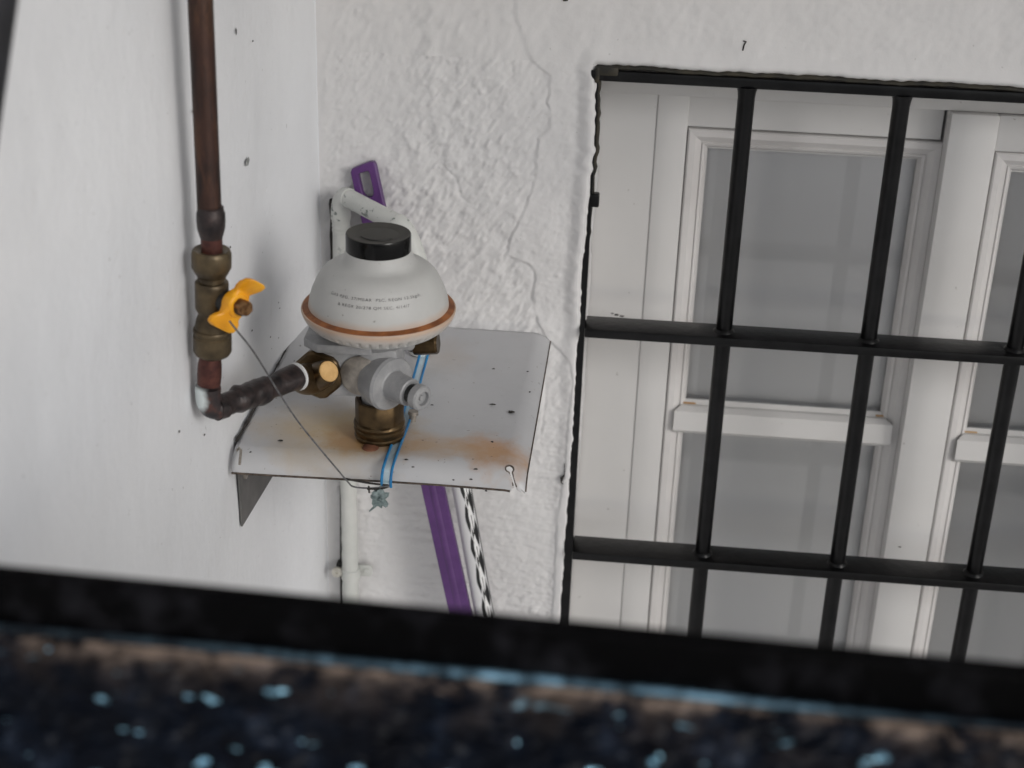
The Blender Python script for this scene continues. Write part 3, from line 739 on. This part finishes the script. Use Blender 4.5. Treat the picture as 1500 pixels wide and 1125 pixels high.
# printed lettering on the cover
def print_line(txt, zc_, size, az0):
    cu = bpy.data.curves.new('t', 'FONT'); cu.body = txt; cu.size = size; cu.align_x = 'CENTER'; cu.space_character = 1.15
    ob = bpy.data.objects.new('t', cu); COL.objects.link(ob); dg = bpy.context.evaluated_depsgraph_get(); dg.update()
    me = bpy.data.meshes.new_from_object(ob.evaluated_get(dg)); bpy.data.objects.remove(ob)
    rr = DOME
    zz_, ra = zip(*rr); rm = np.interp(zc_, zz_, ra)
    for v in me.vertices:
        az = az0+v.co.x/rm; z = zc_+v.co.y*.75
        r = np.interp(z, zz_, ra)+.0003
        v.co = Vector((AX.x+r*math.sin(az), AX.y-r*math.cos(az), z))-worldloc(rg)
    me.materials.append(M_ink); o = bpy.data.objects.new('printed_lettering', me); COL.objects.link(o); o.parent = rg
print_line('GAS REG. 37/MBAR  PSC. REGN 12.5kg/h', .1190, .0033, .10)
print_line('& REGR 20/278 QM SEC. 4/14/7', .1142, .0033, .08)

# ------------------------------------------------------------------ white pipe in the corner
wpth = [at(513.5, 860, 'Y', -.012), at(512, 760, 'Y', -.012), at(500, 340, 'Y', -.012), at(499, 303, 'Y', -.014)]
wp = thing('white_gas_pipe', (wpth[0].x, -.012, GZ), 'white painted steel pipe with chipped paint in the corner behind the regulator', 'pipe')
low = Vector((wpth[0].x-.0, -.012, GZ)); zt_ = wpth[3].z+.002
topc = Vector((wpth[3].x, -.016, zt_+.010)); t1 = at(594, 334, 'Z', zt_+.004); t2 = at(611, 370, 'Z', zt_-.012)
a1 = topc+(t1-topc).normalized()*.012
path_ = [low, wpth[0], wpth[1], wpth[2], wpth[3]-Vector((0, 0, .006))]
def densify(p, n=10):
    o = []
    for a, b in zip(p[:-1], p[1:]): o += [a+(b-a)*k/n for k in range(n)]
    return o+[p[-1]]
MB().tube(densify(path_, 14), [.0075+.0003*math.sin(k*1.9) for k in range(57)], 22).build('riser', M_wpipe, wp)
MB().tube(bez(wpth[3]-Vector((0, 0, .010)), topc, a1, 10), [.0082]*10, 22).build('elbow', M_wpipe, wp)
t1a = t1-(t1-a1).normalized()*.01
MB().tube([a1-(t1-a1).normalized()*.003]+[a1+(t1a-a1)*k/8 for k in range(1, 9)], .0077, 22).build('cross_run', M_wpipe, wp)
dn = Vector((t2.x+.002, t2.y+.004, zt_-.03))
MB().tube(bez(t1a, t1+(t1-a1).normalized()*.003, dn, 12)+[Vector((dn.x, dn.y, .03)), Vector((dn.x, dn.y, SZ+.001))], .0085, 22).build('drop_bend', M_wpipe, wp)
MB().tube([(low.x-.0085, -.006, GZ)]+[Vector((at(501.5, y, 'Y', -.003).x-.001, -.003, at(501.5, y, 'Y', -.003).z)) for y in (860, 720, 500)]+[Vector((at(488, y, 'Y', -.003).x, -.003, at(488, y, 'Y', -.003).z)) for y in (390, 370, 345, 320, 300, 292)], [.0012, .0012, .0013, .0013, .0026, .0022, .0030, .0024, .0036, .0030], 8).build('dark_left_edge', M_speck, wp)  # thin dark line along the left side of the pipe
cz = at(514, 840, 'Y', -.012)
cl = MB()
cl.lathe((cz.x, -.012, cz.z-.0055), (0, 0, 1), [(0, .0079), (.001, .0088), (.0105, .0088), (.0115, .0079)], 28)
cl.prism([(cz.x+.006, -.004, cz.z-.006), (cz.x+.0165, -.004, cz.z-.006), (cz.x+.0190, -.004, cz.z-.003), (cz.x+.0190, -.004, cz.z+.003), (cz.x+.0165, -.004, cz.z+.006), (cz.x+.006, -.004, cz.z+.006)], (0, -.002, 0), .0006)
clo = cl.build('pipe_clip', M_wpipe, wp)
MB().box((cz.x-.0140, -.010, cz.z-.004), (cz.x-.0075, -.001, cz.z+.0075), .0008).build('clip_jaw', M_black, wp)
MB().lathe((cz.x-.0120, -.012, cz.z+.002), (0, -1, .2), [(0, .0035), (.003, .0050), (.0055, .0046), (.0055, .0014), (.0045, .001)], 22).build('clip_screw', M_screw, wp)
MB().lathe((cz.x+.0135, -.006, cz.z), (0, -1, 0), [(0, .0030), (.0012, .0026)], 16).build('clip_screw', M_wpipe, wp)

# ------------------------------------------------------------------ purple broom handle
pa, pb = at(532, 242, 'Y', -.006), at(671, 880, 'Y', -.045)
axp = (pb-pa).normalized(); 
pe = axp.cross(Vector((0, -1, 0))).normalized();
if pe.x < 0: pe = -pe
pn = axp.cross(pe).normalized()
if pn.y > 0: pn = -pn
bh = thing('purple_handle', pa+axp*1.05, 'flat purple plastic handle with hanging hole leaning behind the shelf and white pipe', 'broom handle')
cu = bpy.data.curves.new('h', 'CURVE'); cu.dimensions = '2D'; cu.fill_mode = 'BOTH'; cu.extrude = .0034; cu.bevel_depth = .0008; cu.bevel_resolution = 2
def spl(pts):
    s_ = cu.splines.new('POLY'); s_.points.add(len(pts)-1); s_.use_cyclic_u = True
    for p_, q in zip(s_.points, pts): p_.co = (q[0], q[1], 0, 1)
hw = .0100
spl([(-hw, .004), (-hw+.0015, .0015), (hw-.003, -.0016), (hw-.001, -.001), (hw, .001), (hw+.0002, .04), (hw-.0005, .06), (hw-.0010, .12), (hw-.0012, 1.0), (-hw+.0012, 1.0), (-hw+.001, .12), (-hw+.0003, .05)])
sl_ = [(-.0056, .0065), (-.0046, .0048), (.0032, .0038), (.0046, .0046), (.0054, .0065), (.0054, .0215), (.0048, .0245), (.0028, .0268), (0, .0275), (-.0030, .0266), (-.0050, .0242), (-.0056, .0215)]
spl(sl_[::-1])
ob = bpy.data.objects.new('h', cu); COL.objects.link(ob); dg = bpy.context.evaluated_depsgraph_get(); dg.update()
me = bpy.data.meshes.new_from_object(ob.evaluated_get(dg)); bpy.data.objects.remove(ob)
for v in me.vertices: v.co = pa+pe*v.co.x+axp*v.co.y+pn*v.co.z-worldloc(bh)
me.materials.append(M_purple); me.shade_smooth(); me.set_sharp_from_angle(angle=R(40))
o = bpy.data.objects.new('grip', me); COL.objects.link(o); o.parent = bh
MB().tube([pa+axp*(.055)-pn*.0, pa+axp*1.0], .0052, 16).build('rod', M_purple, bh)
MB().box((pa.x+axp.x*1.0-.12, pa.y-.10, GZ+.06), (pa.x+axp.x*1.0+.12, pa.y-.02, GZ+.10), .006).box((pa.x+axp.x*1.0-.12, pa.y-.10, GZ+.002), (pa.x+axp.x*1.0+.12, pa.y-.02, GZ+.06), .004).build('broom_head', M_purple, bh)

# ------------------------------------------------------------------ black and white patterned stick
def leafmat():
    t = NT('black_and_white_leaf_print'); uvn = t.n('ShaderNodeUVMap'); sx = t.n('ShaderNodeSeparateXYZ'); t.l(uvn.outputs[0], sx.inputs[0])
    u_, v_ = sx.outputs[0], sx.outputs[1]           # u: turns 0..1 round the stick ; v: metres/leaf length
    wav = t.math('ADD', v_, t.math('MULTIPLY', t.math('SUBTRACT', t.noise(60, 2), .5), .35))
    fr = t.math('FRACT', wav); lens = t.math('SINE', t.math('MULTIPLY', fr, math.pi))
    off = t.math('ABSOLUTE', t.math('SUBTRACT', u_, .60))
    white = t.math('LESS_THAN', off, t.math('MULTIPLY', lens, .038))
    # barbs: black thorns alternating beside the white leaves
    fr2 = t.math('FRACT', t.math('ADD', wav, .5)); lens2 = t.math('SINE', t.math('MULTIPLY', fr2, math.pi))
    off2 = t.math('ABSOLUTE', t.math('SUBTRACT', u_, .585))
    def leaf_(u0, ph, wd):
        l_ = t.math('SINE', t.math('MULTIPLY', t.math('FRACT', t.math('ADD', wav, ph)), math.pi))
        return t.math('LESS_THAN', t.math('ABSOLUTE', t.math('SUBTRACT', u_, u0)), t.math('MULTIPLY', t.math('POWER', l_, 1.4), wd))
    thorn = t.math('MAXIMUM', leaf_(.545, 0., .040), t.math('MAXIMUM', leaf_(.66, .45, .042), leaf_(.60, .5, .030)))
    vein = t.math('LESS_THAN', t.math('ABSOLUTE', t.math('SUBTRACT', u_, .605)), .006)
    edge = t.math('GREATER_THAN', u_, .705)
    blk = t.math('MAXIMUM', thorn, edge)
    c = t.mix(blk, (.62, .62, .63), (.006, .006, .007)); c = t.mix(white, c, (.72, .72, .72)); c = t.mix(t.math('MULTIPLY', vein, t.math('GREATER_THAN', fr, .45)), c, (.02, .02, .02))
    return t.set(c, .3, 0, Coat_Weight=.3)
M_leaf = leafmat()
ka, kb_ = at(636, 492, 'Y', -.010), at(707, 885, 'Y', -.040); kd = (kb_-ka).normalized()
ks = thing('patterned_stick', ka+kd*1.02, 'black and white leaf patterned round stick leaning on the wall below the shelf', 'broomstick')
n1, n2 = 40, 60
e1_ = Vector((0, 1, 0)); e1_ = (e1_-kd*e1_.dot(kd)).normalized(); e2_ = kd.cross(e1_)
if e2_.x > 0: e2_ = -e2_
P = np.zeros((n2+1, n1+1, 3)); UVs = np.zeros((n2+1, n1+1, 2))
for i in range(n2+1):
    for k in range(n1+1):
        a = 2*math.pi*k/n1; P[i, k] = ka+kd*(1.0*i/n2)+(e1_*math.cos(a)+e2_*math.sin(a))*.0088; UVs[i, k] = (k/n1, i/n2*1.0/.030)
gridmesh('wrapped_shaft', P, M_leaf, ks, uv=UVs)
MB().lathe(ka, -kd, [(0, .0090), (.004, .0086), (.007, .006), (.008, .002)], 24).build('end_cap', M_black, ks)

# ------------------------------------------------------------------ seal wire and its lead seal
sw = thing('seal_wire', at(512, 708, 'Z', SZ-.02), 'thin grey wire running from the yellow handle to a crumpled seal on the shelf', 'wire')
lw = hcen-dW*.0135+sdv*.004
k1 = at(512, 709, 'Y', -.273)
wps = [at(336, 470, 'Y', lw.y-.006), at(345, 482, 'Y', lw.y-.008), at(370, 512, 'Y', -.352), at(395, 553, 'Y', -.335), at(430, 610, 'Y', -.312), at(468, 657, 'Y', -.290), k1,
       at(516, 713, 'Y', -.274), at(530, 715, 'Y', -.275), at(548, 715, 'Y', -.276), at(570, 712, 'Y', -.275)]
def smoothp(p, it=3):
    for _ in range(it):
        q = [p[0]]
        for a, b in zip(p[:-1], p[1:]): q += [a*.75+b*.25, a*.25+b*.75]
        p = q+[p[-1]]
    return p
MB().tube(smoothp(wps), .00062, 8).build('wire', M_steelwire, sw)
MB().tube(smoothp([at(505, 701, 'Y', -.273), at(530, 706, 'Y', -.273), at(550, 709, 'Y', -.274), at(573, 711, 'Y', -.274), at(560, 716, 'Y', -.276), at(538, 716, 'Y', -.276)]), .0008, 8).build('wire', M_speck, sw)
MB().tube(smoothp([at(540, 712, 'Y', -.276), at(541, 722, 'Y', -.277)]), .0007, 8).build('wire', M_speck, sw)
sc_ = at(556, 729, 'Y', -.276)
bm = bmesh.new(); bmesh.ops.create_icosphere(bm, subdivisions=3, radius=1)
for v in bm.verts:
    n = .75+.45*(math.sin(v.co.x*5+1)*math.sin(v.co.z*6+2)+.5*math.sin(v.co.y*9))
    v.co = Vector((v.co.x*.0062*n, v.co.y*.0035*n, v.co.z*.0075*n-v.co.x*.001))
bm.verts.index_update(); mb = MB().add([sc_+v.co for v in bm.verts], [[v.index for v in f.verts] for f in bm.faces]); bm.free(); mb.build('lead_seal', M_seal, sw, smooth=60)
MB().tube([at(553, 735, 'Y', -.276), at(549, 742, 'Y', -.276), at(541, 749, 'Y', -.276)], [.0013, .0010, .0005], 8).build('seal_tail', M_seal, sw)

# ------------------------------------------------------------------ blue edged band over the shelf
bt = thing('blue_band', at(590, 640, 'Z', SZ), 'clear plastic band with two blue edges laid across the shelf beside the regulator', 'plastic strap')
ctrl = [at(625, 500, 'Z', SZ+.022), at(623, 510, 'Z', SZ+.018), at(619, 527, 'Z', SZ+.010), at(611, 555, 'Z', SZ+.003), at(602, 590, 'Z', SZ+.0010), at(592, 622, 'Z', SZ+.0010), at(583, 645, 'Z', SZ+.0010), at(575, 665, 'Z', SZ+.0012), at(568, 685, 'Z', SZ+.0004), at(566, 698, 'Z', SZ-.0065), at(565.5, 708, 'Y', -.2742), at(566, 714, 'Y', -.2735)]
ctrl = smoothp(ctrl, 2); wv = Vector((1, .0, 0))
P = np.array([[list(p+wv*o) for o in (-.0024, 0, .0024)] for p in ctrl])
gridmesh('clear_strip', P, M_band, bt)
for o in (-.0032, .0032): MB().tube([p+wv*o+Vector((0, 0, .0004)) for p in ctrl], .0010, 8).build('blue_edge', M_bluestr, bt)

# ------------------------------------------------------------------ foreground railing and rough parapet with painted glints
YR = -.82; K = .769
ra_, rb_ = at(0, 827, 'Y', YR), at(1500, 972, 'Y', YR)
rdir = (rb_-ra_).normalized(); rn = Vector((0, -1, 0)); ru = rdir.cross(rn).normalized()
if ru.z < 0: ru = -ru
M_rail = simple('black_worn_rail_paint', (.0008, .0008, .001), (.014, .014, .017), .55, 0, 70, .5, .8, bump=.6, bscale=70, bd=.002, Specular_IOR_Level=.05)
rl = thing('black_rail', ra_+(rb_-ra_)*.5-ru*.03, 'out of focus black painted rail crossing the bottom of the view', 'railing')
cen = (ra_+rb_)/2; Lr = 1.3
def railbox(name, y0, y1, z0, z1, m, bev=.003):
    mt = Matrix((rdir, -rn, ru)).transposed().to_4x4(); mt.translation = cen
    return MB().box((-Lr, y0, z0), (Lr, y1, z1), bev, 3, mt).build(name, m, rl)
railbox('top_bar', -.004*K, .005*K, -.0275*K, -.0022*K, M_rail, .002)
M_gleam = simple('glossy_black_bead', (.010, .02, .03), (.03, .06, .085), .28, .8, 120, .4, .6, bump=.3, bscale=150, bd=.001)
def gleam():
    t = NT('black_bead_painted_gleam')
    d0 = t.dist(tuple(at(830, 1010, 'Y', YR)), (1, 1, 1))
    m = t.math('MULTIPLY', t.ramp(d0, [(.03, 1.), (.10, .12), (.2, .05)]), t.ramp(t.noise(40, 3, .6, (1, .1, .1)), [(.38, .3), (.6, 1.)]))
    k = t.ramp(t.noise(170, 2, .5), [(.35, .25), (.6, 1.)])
    c = t.mix(t.math('MULTIPLY', m, k), (.008, .009, .012), (.42, .72, .92))  # pale blue sky gleam painted into the bead colour, strongest mid-span
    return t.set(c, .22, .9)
mt = Matrix((rdir, -rn, ru)).transposed().to_4x4(); mt.translation = cen
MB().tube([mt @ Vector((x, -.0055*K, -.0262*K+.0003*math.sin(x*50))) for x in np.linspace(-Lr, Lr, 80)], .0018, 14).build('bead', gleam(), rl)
# parapet: lumpy tarred surface falling away towards the viewer
def tarmat():
    t = NT('blue_black_coating_painted_glints')
    base = t.ramp(t.noise(60, 6, .7), [(.35, (.0008, .0012, .003)), (.52, (.0015, .003, .007)), (.60, (.003, .006, .013)), (.68, (.020, .028, .045)), (.76, (.10, .115, .14))])
    sx = t.sep()
    # distance below the rail line, in metres
    d = t.n('ShaderNodeVectorMath', operation='DOT_PRODUCT'); s0 = t.n('ShaderNodeVectorMath', operation='SUBTRACT'); t.l(t.pos, s0.inputs[0]); s0.inputs[1].default_value = cen
    t.l(s0.outputs[0], d.inputs[0]); d.inputs[1].default_value = ru
    dd_ = t.math('MULTIPLY', d.outputs['Value'], -1./K)
    sand = t.math('MULTIPLY', t.ramp(dd_, [(.0245, 0.), (.0275, 1.), (.0315, .9), (.0355, .12), (.045, .03), (.05, 0.)]), t.ramp(t.noise(55, 6, .7, (1, 1, 1.6), loc=(5, 1, 1)), [(.46, 0.), (.60, .9)]))
    c = t.mix(sand, base, (.27, .205, .165))
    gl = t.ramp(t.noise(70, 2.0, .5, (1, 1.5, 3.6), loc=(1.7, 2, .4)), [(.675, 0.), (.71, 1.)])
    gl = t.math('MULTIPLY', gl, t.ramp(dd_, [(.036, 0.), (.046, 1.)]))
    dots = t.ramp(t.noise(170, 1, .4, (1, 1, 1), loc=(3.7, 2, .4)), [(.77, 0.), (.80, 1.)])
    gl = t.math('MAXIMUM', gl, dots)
    c = t.mix(gl, c, (.42, .78, 1.0))  # sky glints painted into the coating as pale blue metallic patches
    return t.set(c, t.mix(gl, (.45, .45, .45), (.22, .22, .22)), gl, Specular_IOR_Level=.10)
xs = np.concatenate([np.linspace(-Lr, -.30, 40)[:-1], np.linspace(-.30, .30, 420), np.linspace(.30, Lr, 40)[1:]])
tt = np.linspace(0, .105, 130)
Xg, T = np.meshgrid(xs, tt)
Yl = -.0016-.55*T; Zl = -.0220-.84*T
hb = .0036*fbm(Xg*30, T*70, 101, 4, .55)+.0022*np.abs(fbm(Xg*75, T*190, 111, 3, .6))*2
hb = hb*sstep(0, .006, T)
Yl = Yl-hb*.84; Zl = Zl+hb*.55
loc3 = np.stack([Xg, Yl, Zl], -1)
Pw = (loc3[..., 0:1]*np.array(rdir)+loc3[..., 1:2]*np.array(-rn)+loc3[..., 2:3]*np.array(ru))+np.array(cen)
pp = thing('rough_beam', cen-ru*.09, 'rough lumpy blue black beam with painted sky glints and sandy streak under the black rail', 'beam')
M_tar = tarmat()
gridmesh('rough_face', Pw, M_tar, pp, flip=True)
MB().box((-Lr, -.014, -.090), (Lr, .016, -.048), 0, 1, mt).build('inner_core', M_rail, pp)

# ------------------------------------------------------------------ dark leaning pole at the top left
pA, pB = at(-12, -40, 'Y', -.66), at(-36, 140, 'Y', -.66)
dp = (pA-pB).normalized()
bp = thing('leaning_pole', pB-dp*.5, 'blurred black pole leaning across the top left corner in front of the side wall', 'pole')
MB().tube([pB-dp*.9, pB, pA, pA+dp*.9], .0105, 24).build('shaft', simple('matt_black_plastic', (.008, .008, .010), (.016, .016, .02), .6), bp)
MB().lathe(pA+dp*.9, dp, [(0, .0105), (.002, .012), (.02, .012), (.024, .008)], 24).build('end_cap', M_black, bp)
